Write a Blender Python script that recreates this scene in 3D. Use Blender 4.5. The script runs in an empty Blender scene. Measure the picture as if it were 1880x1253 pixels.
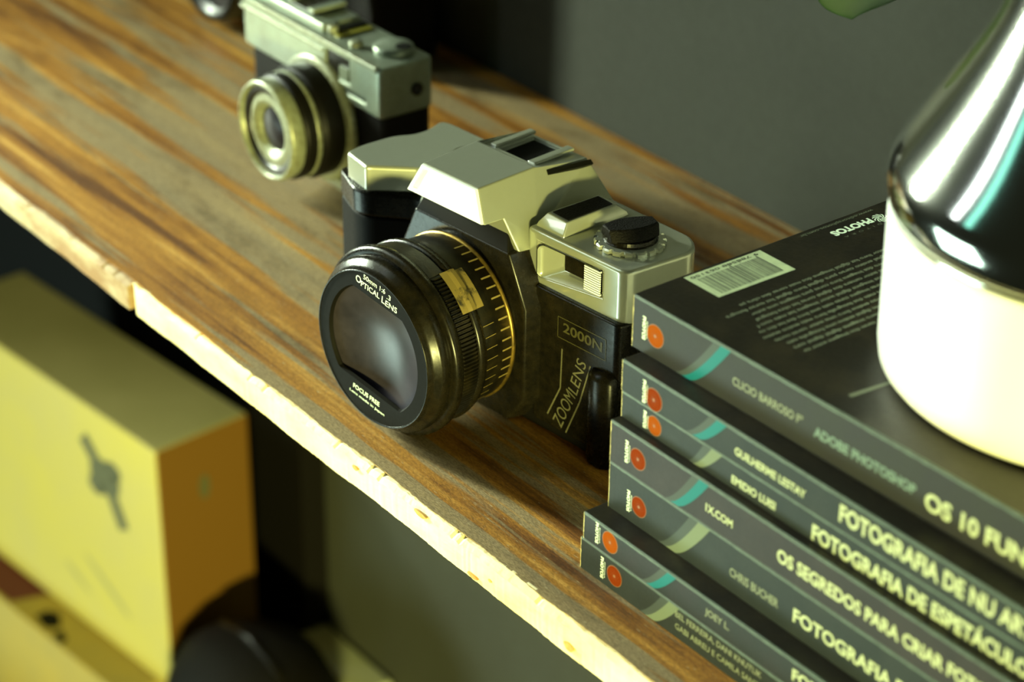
import bpy, bmesh, math, random
from mathutils import Vector, Matrix
random.seed(7)
R = math.radians
SC = bpy.context.scene
COL = SC.collection
MM = 0.001

# ------------------------------------------------------------------ camera
FPX = 4215.0
pitch, roll, yaw = R(29.1), R(0.76), R(37.5)
fh = Vector((-math.cos(yaw), math.sin(yaw), 0)); r0 = Vector((math.sin(yaw), math.cos(yaw), 0)); zz = Vector((0, 0, 1))
fw = fh * math.cos(pitch) - zz * math.sin(pitch); up0 = fh * math.sin(pitch) + zz * math.cos(pitch)
rt = r0 * math.cos(roll) + up0 * math.sin(roll); up = -r0 * math.sin(roll) + up0 * math.cos(roll)
cd = bpy.data.cameras.new('camera'); cam = bpy.data.objects.new('camera', cd); COL.objects.link(cam)
m = Matrix.Identity(4)
for i in range(3):
    m[i][0] = rt[i]; m[i][1] = up[i]; m[i][2] = -fw[i]
m.translation = Vector((540.4, -368.3, 400.0)) * MM
cam.matrix_world = m
cd.sensor_width = 36; cd.lens = FPX / 1880 * 36; cd.clip_start = 0.01; cd.clip_end = 30
cd.dof.use_dof = True; cd.dof.focus_distance = 0.724; cd.dof.aperture_fstop = 9.3; cd.dof.aperture_blades = 0
SC.camera = cam

# ------------------------------------------------------------------ world, lights, exposure
w = bpy.data.worlds.new('world'); SC.world = w; w.use_nodes = True
bg = w.node_tree.nodes['Background']; bg.inputs[0].default_value = (0.55, 0.62, 0.36, 1); bg.inputs[1].default_value = 0.018

def area(name, pos, target, sx, sy, power, col, spread=180):
    l = bpy.data.lights.new(name, 'AREA'); l.shape = 'RECTANGLE'; l.size = sx; l.size_y = sy
    l.energy = power; l.color = col; l.spread = R(spread)
    o = bpy.data.objects.new(name, l); COL.objects.link(o)
    o.location = pos
    o.rotation_euler = (Vector(target) - Vector(pos)).to_track_quat('-Z', 'Y').to_euler()
    return o
# side window at the left, a tall front window, an added teal light beside it, a bright low window front-left and a yellow low lamp front-right
area('side_window_light', (-1.12, -0.33, 0.34), (-0.05, -0.03, 0.0), 0.11, 0.36, 4.4, (0.86, 1.0, 0.76), 50)
area('front_window_light', (-1.45, -1.50, 1.40), (0.0, 0, 0.1), 0.17, 1.5, 7.0, (0.90, 1.0, 0.98))
area('teal_reflection_light', (-1.20, -1.74, 1.40), (0.0, 0, 0.1), 0.18, 1.5, 1.4, (0.30, 1.0, 0.80))  # unseen teal light placed for the teal band in the chrome
area('low_window_light', (-1.0, -1.22, -0.66), (0, 0, 0.05), 0.8, 0.7, 17, (0.72, 1.0, 0.86))
area('warm_lamp_light', (1.50, -1.04, 0.0), (0, 0, 0.05), 0.28, 0.08, 84, (1.0, 0.96, 0.30))
SC.view_settings.view_transform = 'Standard'; SC.view_settings.look = 'None'
SC.view_settings.gamma = 1; SC.view_settings.use_curve_mapping = False; SC.view_settings.exposure = 0.0

# ------------------------------------------------------------------ materials
def srgb(r, g, b):
    f = lambda c: (c / 255) / 12.92 if c / 255 <= 0.04045 else ((c / 255 + 0.055) / 1.055) ** 2.4
    return (f(r), f(g), f(b), 1)

def mat(name, col, rough=0.5, metal=0.0, spec=0.5, var=0.0, vscale=60, col2=None, bump=0.0, bscale=300, coat=0.0, thr=(0.35, 0.65), stretch=(1, 1, 1)):
    mt = bpy.data.materials.new(name); mt.use_nodes = True
    nt = mt.node_tree; N = nt.nodes; L = nt.links; p = N['Principled BSDF']
    p.inputs['Base Color'].default_value = col; p.inputs['Roughness'].default_value = rough
    p.inputs['Metallic'].default_value = metal; p.inputs['Specular IOR Level'].default_value = spec
    p.inputs['Coat Weight'].default_value = coat
    tc = N.new('ShaderNodeTexCoord'); mp = N.new('ShaderNodeMapping'); mp.inputs['Scale'].default_value = stretch
    L.new(tc.outputs['Object'], mp.inputs[0])
    if col2 is not None:
        nz = N.new('ShaderNodeTexNoise'); nz.inputs['Scale'].default_value = vscale; nz.inputs['Detail'].default_value = 6
        nz.inputs['Roughness'].default_value = 0.65
        cr = N.new('ShaderNodeValToRGB'); cr.color_ramp.elements[0].position = thr[0]; cr.color_ramp.elements[1].position = thr[1]
        cr.color_ramp.elements[0].color = col; cr.color_ramp.elements[1].color = col2
        L.new(mp.outputs[0], nz.inputs[0]); L.new(nz.outputs[0], cr.inputs[0]); L.new(cr.outputs[0], p.inputs['Base Color'])
    if bump:
        nb = N.new('ShaderNodeTexNoise'); nb.inputs['Scale'].default_value = bscale; nb.inputs['Detail'].default_value = 4
        b = N.new('ShaderNodeBump'); b.inputs['Strength'].default_value = bump; b.inputs['Distance'].default_value = 0.0005
        L.new(mp.outputs[0], nb.inputs[0]); L.new(nb.outputs[0], b.inputs['Height']); L.new(b.outputs[0], p.inputs['Normal'])
        nr = N.new('ShaderNodeMapRange'); nr.inputs[3].default_value = max(0.02, rough - 0.08); nr.inputs[4].default_value = rough + 0.1
        L.new(nb.outputs[0], nr.inputs[0]); L.new(nr.outputs[0], p.inputs['Roughness'])
    return mt

def wood_mat():
    mt = bpy.data.materials.new('worn_varnished_wood'); mt.use_nodes = True
    nt = mt.node_tree; N = nt.nodes; L = nt.links; p = N['Principled BSDF']
    tc = N.new('ShaderNodeTexCoord')
    def noise(scale, sc, det=6, rough=0.6):
        mp = N.new('ShaderNodeMapping'); mp.inputs['Scale'].default_value = sc
        L.new(tc.outputs['Object'], mp.inputs[0])
        n = N.new('ShaderNodeTexNoise'); n.inputs['Scale'].default_value = scale; n.inputs['Detail'].default_value = det
        n.inputs['Roughness'].default_value = rough
        L.new(mp.outputs[0], n.inputs[0]); return n
    def ramp(src, pts):
        cr = N.new('ShaderNodeValToRGB'); e = cr.color_ramp.elements
        while len(e) < len(pts): e.new(0.5)
        for k, (ps, c) in enumerate(pts): e[k].position = ps; e[k].color = c
        L.new(src, cr.inputs[0]); return cr
    def mix(f, a, b, mode='MIX'):
        x = N.new('ShaderNodeMix'); x.data_type = 'RGBA'; x.blend_type = mode
        if isinstance(f, float): x.inputs[0].default_value = f
        else: L.new(f, x.inputs[0])
        L.new(a, x.inputs[6]); L.new(b, x.inputs[7]); return x.outputs[2]
    g1 = noise(1.0, (6.5, 140, 20), 6, 0.6)
    grain = ramp(g1.outputs[0], [(0.36, (0.12, 0.042, 0.005, 1)), (0.44, (0.27, 0.11, 0.012, 1)), (0.56, (0.40, 0.185, 0.024, 1)), (0.66, (0.58, 0.32, 0.07, 1))])
    g2 = noise(1.0, (2.6, 62, 20), 4, 0.62)
    dusty = ramp(g2.outputs[0], [(0.495, (0, 0, 0, 1)), (0.53, (1, 1, 1, 1))])
    grey = N.new('ShaderNodeRGB'); grey.outputs[0].default_value = (0.27, 0.22, 0.125, 1)
    fm = N.new('ShaderNodeMath'); fm.operation = 'MULTIPLY'; fm.inputs[1].default_value = 0.8; L.new(dusty.outputs[0], fm.inputs[0])
    c1 = mix(fm.outputs[0], grain.outputs[0], grey.outputs[0])
    g3 = noise(1.0, (700, 2600, 700), 3, 0.7)
    fine = ramp(g3.outputs[0], [(0.38, (0.66, 0.64, 0.6, 1)), (0.62, (1.22, 1.22, 1.2, 1))])
    c2 = mix(1.0, c1, fine.outputs[0], 'MULTIPLY')
    # small pale scratches and dust specks
    g4 = noise(1.0, (240, 1900, 260), 2, 0.5)
    sp = ramp(g4.outputs[0], [(0.70, (0, 0, 0, 1)), (0.76, (1, 1, 1, 1))])
    pale = N.new('ShaderNodeRGB'); pale.outputs[0].default_value = (0.5, 0.42, 0.25, 1)
    c3 = mix(sp.outputs[0], c2, pale.outputs[0])
    g5 = noise(60, (0.35, 1, 1), 5, 0.7)
    dk = ramp(g5.outputs[0], [(0.3, (0.55, 0.5, 0.42, 1)), (0.5, (1, 1, 1, 1))])
    c4 = mix(1.0, c3, dk.outputs[0], 'MULTIPLY')
    L.new(c4, p.inputs['Base Color'])
    p.inputs['Roughness'].default_value = 0.5; p.inputs['Specular IOR Level'].default_value = 0.4
    b = N.new('ShaderNodeBump'); b.inputs['Strength'].default_value = 0.35; b.inputs['Distance'].default_value = 0.0004
    L.new(g3.outputs[0], b.inputs['Height']); L.new(b.outputs[0], p.inputs['Normal'])
    return mt

M = {}
M['wood'] = wood_mat()
M['raw_edge'] = mat('raw_pale_edge', (0.88, 0.70, 0.30, 1), 0.75, col2=(0.95, 0.86, 0.55, 1), vscale=30, bump=0.5, bscale=500, stretch=(0.4, 1, 1), thr=(0.4, 0.6))
M['dull_edge'] = mat('dull_brown_edge', (0.26, 0.15, 0.06, 1), 0.8, col2=(0.50, 0.44, 0.28, 1), vscale=40, bump=0.5, stretch=(0.5, 1, 1), thr=(0.4, 0.6))
M['knot'] = mat('edge_knot', (0.45, 0.22, 0.04, 1), 0.8, col2=(0.6, 0.4, 0.12, 1), vscale=200)
M['wall'] = mat('olive_grey_wall', (0.0267, 0.0285, 0.0180, 1), 0.85, col2=(0.0310, 0.0335, 0.0211, 1), vscale=14, bump=0.25, bscale=220)
M['silver'] = mat('silver_painted_plastic', (0.37, 0.39, 0.31, 1), 0.24, metal=0.5, col2=(0.38, 0.40, 0.32, 1), vscale=300, coat=0.9, bump=0.0, bscale=3000)
M['aged_silver'] = mat('aged_silver_metal', (0.27, 0.32, 0.25, 1), 0.3, metal=0.5, col2=(0.22, 0.25, 0.19, 1), vscale=120, bump=0.04, bscale=1500)
M['silver_trim'] = mat('pale_worn_silver', (0.25, 0.28, 0.20, 1), 0.38, metal=0.3, col2=(0.15, 0.15, 0.09, 1), vscale=400)
M['black'] = mat('black_plastic', (0.004, 0.0036, 0.0025, 1), 0.42, spec=0.12, bump=0.02, bscale=900)
M['black_gloss'] = mat('glossy_black_plastic', (0.004, 0.0036, 0.0024, 1), 0.26, spec=0.22, col2=(0.010, 0.008, 0.004, 1), vscale=250, bump=0.015, bscale=700)
M['black_worn'] = mat('scuffed_black_plastic', (0.0042, 0.0035, 0.0017, 1), 0.34, spec=0.35, col2=(0.0196, 0.0147, 0.0049, 1), vscale=160, bump=0.15, bscale=900, thr=(0.45, 0.75))
M['matte'] = mat('matte_black_plastic', (0.0045, 0.004, 0.003, 1), 0.6, spec=0.07, bump=0.03, bscale=900)
M['leather'] = mat('black_leatherette', (0.005, 0.0042, 0.003, 1), 0.6, spec=0.12, bump=0.8, bscale=1600)
M['gold'] = mat('brass_ring', (0.30, 0.19, 0.03, 1), 0.35, metal=0.8, col2=(0.12, 0.08, 0.02, 1), vscale=350)
M['brass_mark'] = mat('brassy_mark', (0.32, 0.24, 0.07, 1), 0.45, metal=0.4)
M['label_patch'] = mat('worn_foil_patch', (0.30, 0.22, 0.06, 1), 0.4, metal=0.4, col2=(0.04, 0.035, 0.02, 1), vscale=110, thr=(0.5, 0.58))
M['flash'] = mat('flash_diffuser', (0.90, 0.95, 0.90, 1), 0.22, coat=0.5)
M['white_ink'] = mat('white_ink', (0.80, 0.95, 0.74, 1), 0.5)
M['cream_ink'] = mat('cream_ink', (0.3456, 0.3960, 0.2376, 1), 0.5)
M['dim_ink'] = mat('dim_grey_ink', (0.1575, 0.1800, 0.1162, 1), 0.5)
M['teal_ink_text'] = mat('dim_teal_ink', (0.0975, 0.1500, 0.1275, 1), 0.5)
M['faint_ink'] = mat('faint_raised_ink', (0.055, 0.05, 0.018, 1), 0.4)
M['lens_lettering'] = mat('grey_raised_ink', (0.11, 0.105, 0.06, 1), 0.4)
M['mirror_dark'] = mat('dark_recess', (0.004, 0.004, 0.003, 1), 0.6, spec=0.1)
M['chrome'] = mat('mirror_chrome', (0.80, 0.82, 0.76, 1), 0.10, metal=1.0)
M['enamel'] = mat('white_enamel', (0.90, 0.90, 0.80, 1), 0.35, coat=0.3)
M['pages'] = mat('book_pages', (0.62, 0.56, 0.36, 1), 0.85, col2=(0.40, 0.35, 0.2, 1), vscale=40, stretch=(1, 1, 90))
M['cover_back'] = mat('dusty_black_back_cover', (0.008, 0.006, 0.003, 1), 0.40, spec=0.3, col2=(0.026, 0.020, 0.009, 1), vscale=70, bump=0.1, bscale=700, thr=(0.45, 0.8))
M['leaf'] = mat('green_leaf', (0.004, 0.018, 0.003, 1), 0.45, col2=(0.007, 0.028, 0.004, 1), vscale=50)
M['orange'] = mat('orange_red_emblem', (0.23, 0.050, 0.0015, 1), 0.6, spec=0.02)
M['red'] = mat('dark_red_emblem', (0.15, 0.022, 0.0015, 1), 0.6, spec=0.02)
M['line'] = mat('pale_emblem_line', (0.20, 0.10, 0.04, 1), 0.5)
M['teal'] = mat('teal_band', (0.0056, 0.1190, 0.1400, 1), 0.45, spec=0.2)
M['grey_band'] = mat('grey_band', (0.0434, 0.0546, 0.0518, 1), 0.45, spec=0.2)
M['pale_band'] = mat('pale_green_band', (0.1190, 0.1470, 0.0980, 1), 0.45, spec=0.2)
M['sticker'] = mat('barcode_paper', (0.52, 0.60, 0.34, 1), 0.7, col2=(0.40, 0.47, 0.28, 1), vscale=300)
M['barcode'] = mat('barcode_ink', (0.07, 0.08, 0.05, 1), 0.6)
M['worn'] = mat('worn_paper_edge', (0.75, 0.68, 0.30, 1), 0.8, col2=(0.25, 0.22, 0.1, 1), vscale=600)
M['fold'] = mat('greenish_fold', (0.0750, 0.1125, 0.0900, 1), 0.5, col2=(0.0525, 0.0750, 0.0600, 1), vscale=500)
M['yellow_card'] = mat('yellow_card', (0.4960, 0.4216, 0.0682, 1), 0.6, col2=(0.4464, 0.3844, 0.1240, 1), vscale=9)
M['yellow_top'] = mat('dim_yellow_card', (0.32, 0.29, 0.10, 1), 0.65, col2=(0.38, 0.34, 0.13, 1), vscale=12)
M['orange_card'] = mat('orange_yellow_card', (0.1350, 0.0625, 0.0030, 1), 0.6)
M['old_yellow'] = mat('old_yellow_card', (0.42, 0.31, 0.05, 1), 0.65, col2=(0.34, 0.27, 0.07, 1), vscale=12)
M['maroon'] = mat('maroon_print', (0.11, 0.015, 0.015, 1), 0.6)
M['grey_print'] = mat('grey_print', (0.08, 0.08, 0.03, 1), 0.6)
M['pale_card'] = mat('pale_card', (0.42, 0.45, 0.30, 1), 0.7)
M['lens_glass'] = mat('lens_glass', (0.016, 0.013, 0.017, 1), 0.32, spec=0.45, col2=(0.036, 0.030, 0.042, 1), vscale=60)
M['blueglass'] = mat('purple_coated_glass', (0.006, 0.005, 0.010, 1), 0.3, spec=0.3)
M['yellow_label'] = mat('olive_yellow_strip', (0.22, 0.20, 0.01, 1), 0.5)

def spine_mat(name, base, tint, split_x, x0):
    """printed spine: slightly lighter field on the logo side of the swoosh"""
    return mat(name, base, 0.42, col2=tint, vscale=55, bump=0.05, bscale=900, thr=(0.3, 0.75))

# ------------------------------------------------------------------ mesh helpers (all shapes given in millimetres)
def T(p): return Vector(p) * MM
def link(name, me, mt, parent=None, smooth=False, bevel=0, seg=2, angle=35):
    o = bpy.data.objects.new(name, me); COL.objects.link(o)
    if mt is not None: me.materials.append(mt)
    if parent is not None: o.parent = parent
    if smooth:
        me.polygons.foreach_set('use_smooth', [True] * len(me.polygons))
    if bevel:
        b = o.modifiers.new('bevel', 'BEVEL'); b.width = bevel * MM; b.segments = seg; b.limit_method = 'ANGLE'; b.angle_limit = R(angle)
        b.harden_normals = False
        me.polygons.foreach_set('use_smooth', [True] * len(me.polygons))
        if hasattr(me, 'set_sharp_from_angle'): pass
        wn = o.modifiers.new('wn', 'WEIGHTED_NORMAL'); wn.keep_sharp = True
    return o
def new_bm(): return bmesh.new()
def finish(bm, recalc=True):
    if recalc: bmesh.ops.recalc_face_normals(bm, faces=bm.faces)
    me = bpy.data.meshes.new('mesh'); bm.to_mesh(me); bm.free(); return me
def add_poly(bm, vs, fs):
    v = [bm.verts.new(T(p)) for p in vs]
    for f in fs:
        try: bm.faces.new([v[i] for i in f])
        except ValueError: pass
    return v
def add_box(bm, a, b):
    x0, y0, z0 = a; x1, y1, z1 = b
    add_poly(bm, [(x0, y0, z0), (x1, y0, z0), (x1, y1, z0), (x0, y1, z0), (x0, y0, z1), (x1, y0, z1), (x1, y1, z1), (x0, y1, z1)],
             [(0, 3, 2, 1), (4, 5, 6, 7), (0, 1, 5, 4), (1, 2, 6, 5), (2, 3, 7, 6), (3, 0, 4, 7)])
def add_loft(bm, rings, cap=True, closed=True):
    n = len(rings[0]); vs = []
    for r in rings: vs.append([bm.verts.new(T(p)) for p in r])
    for a, b in zip(vs[:-1], vs[1:]):
        for i in range(n if closed else n - 1):
            j = (i + 1) % n; bm.faces.new([a[i], a[j], b[j], b[i]])
    if cap and closed: bm.faces.new(vs[0][::-1]); bm.faces.new(vs[-1])
    return vs
def prism(poly, z0, z1, top=None):
    bm = new_bm(); top = top or poly
    add_loft(bm, [[(x, y, z0) for x, y in poly], [(x, y, z1) for x, y in top]]); return bm
def lathe(bm, prof, n=72, axis='z', c=(0, 0, 0), a0=0, a1=360, cap=False):
    """prof: list of (radius, t) ; axis z: t=z. axis y: t=y (lens pointing to -y), centre c"""
    rings = []; full = abs(a1 - a0) >= 360
    cnt = n if full else n + 1
    for r, t in prof:
        ring = []
        for i in range(cnt):
            a = R(a0 + (a1 - a0) * i / n)
            if axis == 'z': ring.append((c[0] + r * math.cos(a), c[1] + r * math.sin(a), c[2] + t))
            else: ring.append((c[0] + r * math.cos(a), c[1] + t, c[2] + r * math.sin(a)))
        rings.append(ring)
    add_loft(bm, rings, cap=cap and full, closed=full)
def empty(name, loc, rz=0, sc=1):
    o = bpy.data.objects.new(name, None); COL.objects.link(o); o.empty_display_size = 0.01
    o.location = T(loc); o.rotation_euler = (0, 0, rz); o.scale = (sc, sc, sc); return o
def tag(o, label=None, cat=None, group=None, kind=None):
    if label: o['label'] = label
    if cat: o['category'] = cat
    if group: o['group'] = group
    if kind: o['kind'] = kind
    return o

def text_into(bm, s, org, right, upv, length=None, height=2.0, bold=0.0, thick=0.03, spacing=1.0, shear=0.0):
    """flat lettering appended to bm; org = lower left of the capitals; length fits the run; height = cap height"""
    c = bpy.data.curves.new('t', 'FONT'); c.body = s; c.size = 1; c.offset = bold; c.space_character = spacing; c.shear = shear
    c.resolution_u = 3; c.extrude = 0
    o = bpy.data.objects.new('t', c); COL.objects.link(o)
    dg = bpy.context.evaluated_depsgraph_get(); me = bpy.data.meshes.new_from_object(o.evaluated_get(dg))
    bpy.data.objects.remove(o); bpy.data.curves.remove(c)
    xs = [v.co.x for v in me.vertices]; ys = [v.co.y for v in me.vertices]
    if not xs: return
    x0, x1 = min(xs), max(xs); caph = 0.729
    sy = height / caph; sx = (length / (x1 - x0)) if length else sy
    r = Vector(right).normalized(); u = Vector(upv).normalized(); n = r.cross(u)
    vs = []
    for v in me.vertices:
        vs.append(bm.verts.new((Vector(org) + r * (v.co.x - x0) * sx + u * v.co.y * sy + n * thick) * MM))
    for f in me.polygons:
        try: bm.faces.new([vs[i] for i in f.vertices])
        except ValueError: pass
    bpy.data.meshes.remove(me)

def bool_cut(o, cutters):
    """carve solid cutters (list of bmesh) out of a mesh object and keep the result as its own mesh"""
    for bm in cutters:
        me = finish(bm); c = bpy.data.objects.new('cut', me); COL.objects.link(c); c.parent = o.parent
        md = o.modifiers.new('b', 'BOOLEAN'); md.object = c; md.solver = 'EXACT'; md.operation = 'DIFFERENCE'
        bpy.context.view_layer.update()
        dg = bpy.context.evaluated_depsgraph_get()
        nm = bpy.data.meshes.new_from_object(o.evaluated_get(dg))
        o.modifiers.remove(md); old = o.data; o.data = nm
        bpy.data.meshes.remove(old); bpy.data.objects.remove(c); bpy.data.meshes.remove(me)

# ------------------------------------------------------------------ setting: wall
bm = new_bm(); add_box(bm, (-1500, 215, -700), (1100, 240, 900))
tag(link('wall_back', finish(bm), M['wall']), kind='structure')
bm = new_bm(); add_box(bm, (-1500, -60, -515), (700, 215, -500))
lo = link('shelf', finish(bm), M['black']); tag(lo, 'dark lower shelf board carrying the yellow boxes, mostly below the frame', 'shelf')

# ------------------------------------------------------------------ the shelf
SH = empty('wooden_shelf', (-300, 97, -11))
tag(SH, 'worn brown wooden shelf board with a chipped bright raw front edge', 'shelf')
def shelf_local(p): return (p[0] + 300, p[1] - 97, p[2] + 11)
bm = new_bm()
xs = [-1100 + 2.0 * i for i in range(0, 901)]
def wob(x): return 0.5 * math.sin(x * 0.11) + 0.4 * math.sin(x * 0.031 + 1) + random.uniform(-0.22, 0.22)
rings = []
for x in xs:
    fy = -17.6 + 0.8 * wob(x)
    rings.append([shelf_local(p) for p in ((x, fy, 0.0), (x, 214.5, 0), (x, 214.5, -11), (x, -18.0, -11))])
add_loft(bm, rings)
link('board', finish(bm), M['wood'], SH)
def edge_strip(name, xa, xb, mt, chip, end_taper=False):
    bm = new_bm(); rings = []
    n = int((xb - xa) / 1.2); t = 0.0; c = 0.0
    for i in range(n + 1):
        x = xa + (xb - xa) * i / n
        c = 0.88 * c + random.uniform(-chip, chip)
        topy = -18.4 + 0.35 * c; topz = -0.35 + 0.22 * c - (0.5 if random.random() < 0.04 else 0)
        fy = -20.4 + 0.22 * math.sin(x * 0.05) + 0.12 * math.sin(x * 0.21) + random.uniform(-0.07, 0.07)
        f = 1.0
        if end_taper and x < xa + 5: f = (x - xa) / 5
        fz = -11.2 + 0.18 * math.sin(x * 0.09) + random.uniform(-0.1, 0.1)
        topz = min(topz, 0.15)
        rings.append([shelf_local(p) for p in ((x, -17.0, topz), (x, topy, topz), (x, -18 + (fy + 18.9) * f - 0.9 * f, topz - 1.3), (x, -18 + (fy + 18) * f, -5.5), (x, -18 + (fy + 18.3) * f, fz), (x, -17.0, fz))])
    add_loft(bm, rings)
    return link(name, finish(bm), mt, SH, smooth=False)
e1 = edge_strip('raw_edge', -149, 700, M['raw_edge'], 0.55, True); e1['label'] = 'bright raw pale front edge of the shelf'
e2 = edge_strip('dull_edge_strip', -1100, -149.5, M['dull_edge'], 0.5); e2['label'] = 'duller brown stretch of the front edge'  # front edge left of the raw strip, in a duller brown
for (kx, kz, rx, rz) in ((41, -1.6, 3.2, 0.9), (117, -7.8, 2.4, 1.4), (4, -3.2, 1.6, 0.7), (69, -9.6, 2.6, 0.6), (78, -6.2, 0.9, 0.5)):
    bm = new_bm()
    v = [(kx + rx * math.cos(a) * (1 + 0.2 * math.sin(3 * a)), -20.95, kz + rz * math.sin(a)) for a in [R(i * 30) for i in range(12)]]
    add_loft(bm, [[shelf_local((x, -20.9, z)) for x, y, z in v], [shelf_local((x, -20.1, z)) for x, y, z in v]])
    link('knot', finish(bm), M['knot'], SH)

# ------------------------------------------------------------------ film camera with the big lens (front camera)
YW = R(6.0)
K = 0.9894
Uv = Vector((math.cos(YW), math.sin(YW), 0)); Vv = Vector((-math.sin(YW), math.cos(YW), 0))
CAMC = Vector((540.4, -368.3, 400.0))
org = Vector((-10.73, -1.43, 0)) + Vv * 58 + Vector((0, 0, -4.32))
org = CAMC + (org - CAMC) * K           # measured base of the body, resting on the shelf
SL = empty('zoom_lens_camera', (org.x, org.y, 0.0), YW)
tag(SL, 'black and silver toy SLR film camera with large black lens and flash, beside the books', 'camera', )
def s(p): return ((p[0]) * K, (p[1] - 58) * K, (p[2] + 4.32) * K)
def S2(ps): return [s(p) for p in ps]
def sprism(poly, z0, z1, top=None):
    bm = new_bm(); top = top or poly
    add_loft(bm, [S2([(x, y, z0) for x, y in poly]), S2([(x, y, z1) for x, y in top])]); return bm
def sbox(a, b):
    bm = new_bm(); add_box(bm, s(a), s(b)); return bm
def rounded(poly, r, n=4):
    out = []
    L = len(poly)
    for i in range(L):
        p0, p1, p2 = Vector(poly[i - 1]), Vector(poly[i]), Vector(poly[(i + 1) % L])
        rr = r[i] if isinstance(r, (list, tuple)) else r
        if rr <= 0: out.append(tuple(p1)); continue
        d0 = (p0 - p1); d1 = (p2 - p1); rr = min(rr, d0.length * .45, d1.length * .45)
        a = p1 + d0.normalized() * rr; b = p1 + d1.normalized() * rr
        for k in range(n + 1):
            t = k / n; out.append(tuple((1 - t) ** 2 * a + 2 * t * (1 - t) * p1 + t * t * b))
    return out
# black lower body
low = [(-70, 42), (-53.5, 35.5), (-47, 36), (-33.5, 46.5), (-30, 45), (22, 43.6), (69.6, 43.6), (73, 76), (66, 80), (-60, 83), (-64, 70)]
bm = sprism(rounded(low, [4, 5, 5, 5, 0, 0, 4, 4, 5, 5, 4]), -4.32, 48.0)
lowob = link('lower_body', finish(bm), M['matte'], SL, bevel=0.8)
# raised grip shoulder on the left up to w 58
gl = [(-70, 42), (-53.5, 35.0), (-47.5, 36), (-33.5, 46.5), (-22, 47), (-22, 80), (-60, 83), (-64, 70)]
bm = sprism(rounded(gl, [3, 3, 4, 4, 0, 0, 4, 4]), 47.9, 57.5)
link('grip', finish(bm), M['black_gloss'], SL, bevel=1.2)
# right black panel with lip
pn = [(30, 42.6), (69.8, 42.6), (72.5, 62), (30, 62)]
bm = sprism(rounded(pn, [0, 3.5, 0, 0]), -1, 49.6)
link('front_panel', finish(bm), M['black_gloss'], SL, bevel=1.0)
# door hinge column on the right panel
bm = new_bm(); prof = [(0.2, 31), (4.6, 30.2), (6.0, 28), (6.0, -3), (5.5, -4)]
rings = []
for r, t in prof:
    rings.append([s((63.2 + r * math.cos(R(a)) * 1.05, 43.0 + r * 0.72 * math.sin(R(a)), t)) for a in range(0, 360, 15)])
add_loft(bm, rings); link('side_grip_ridge', finish(bm), M['black_gloss'], SL, smooth=True)

# lens mount housing
def oct_(v, tz, hw, hw2):
    return [(-hw, v, tz), (hw, v, tz), (hw2, v, 42), (hw2, v, 8), (hw2 - 8, v, -3), (-hw2 + 8, v, -3), (-hw2, v, 8), (-hw2, v, 42)]
bm = new_bm()
add_loft(bm, [S2(oct_(37, 60.2, 23.2, 31.5)), S2(oct_(50, 60.5, 26, 35.5))])
link('lens_mount_housing', finish(bm), M['black_gloss'], SL, bevel=0.9)
bm = new_bm()
add_loft(bm, [S2([(-23, 37.2, 59.7), (23, 37.2, 59.7), (22.5, 47, 59.7), (-22.5, 47, 59.7)]), S2([(-18.6, 41.5, 71.5), (18.6, 41.5, 71.5), (17, 47, 71.5), (-17, 47, 71.5)])])
link('housing_chamfer', finish(bm), M['matte'], SL, bevel=0.6)

# silver top: left wing
lw = [(-62, 39.2), (-48.2, 36.3), (-47.0, 37.6), (-34.8, 48.8), (-20, 49), (-20, 82.5), (-41, 83), (-56.5, 83.2), (-60.3, 81.6), (-57.6, 72.4), (-58.2, 66.5), (-61.8, 60.8), (-63.3, 46)]
bm = sprism(rounded(lw, [1.6, 0.8, 0.8, 1, 0, 0, 0, 3, 3, 3, 3, 3, 3]), 57.2, 67.2)
lwo = link('left_top_cover', finish(bm), M['silver'], SL)
cb = new_bm(); lathe(cb, [(3.0, 60), (3.0, 90)], 24, 'z', c=(s((-34.5, 0, 0))[0], s((0, 70, 0))[1], 0), cap=True)
bool_cut(lwo, [cb])
bvl = lwo.modifiers.new('bevel', 'BEVEL'); bvl.width = 1.5 * MM; bvl.segments = 4; bvl.limit_method = 'ANGLE'; bvl.angle_limit = R(50)
lwo.data.polygons.foreach_set('use_smooth', [True] * len(lwo.data.polygons)); wn = lwo.modifiers.new('wn', 'WEIGHTED_NORMAL')
bm = new_bm(); lathe(bm, [(0.01, 66.6), (2.0, 66.4), (2.6, 65.2), (2.7, 62)], 24, 'z', c=(s((-34.5, 0, 0))[0], s((0, 70, 0))[1], 0)); link('shutter_button', finish(bm), M['black_worn'], SL, smooth=True)

# silver top: right wing
rw = [(24, 44.6), (69.8, 44.6), (73.6, 72), (66.5, 79.2), (24, 80.5)]
bm = sprism(rounded(rw, [0, 4.2, 5, 5, 0], 6), 48.0, 68.2)
rwo = link('right_top_cover', finish(bm), M['silver'], SL)
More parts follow.
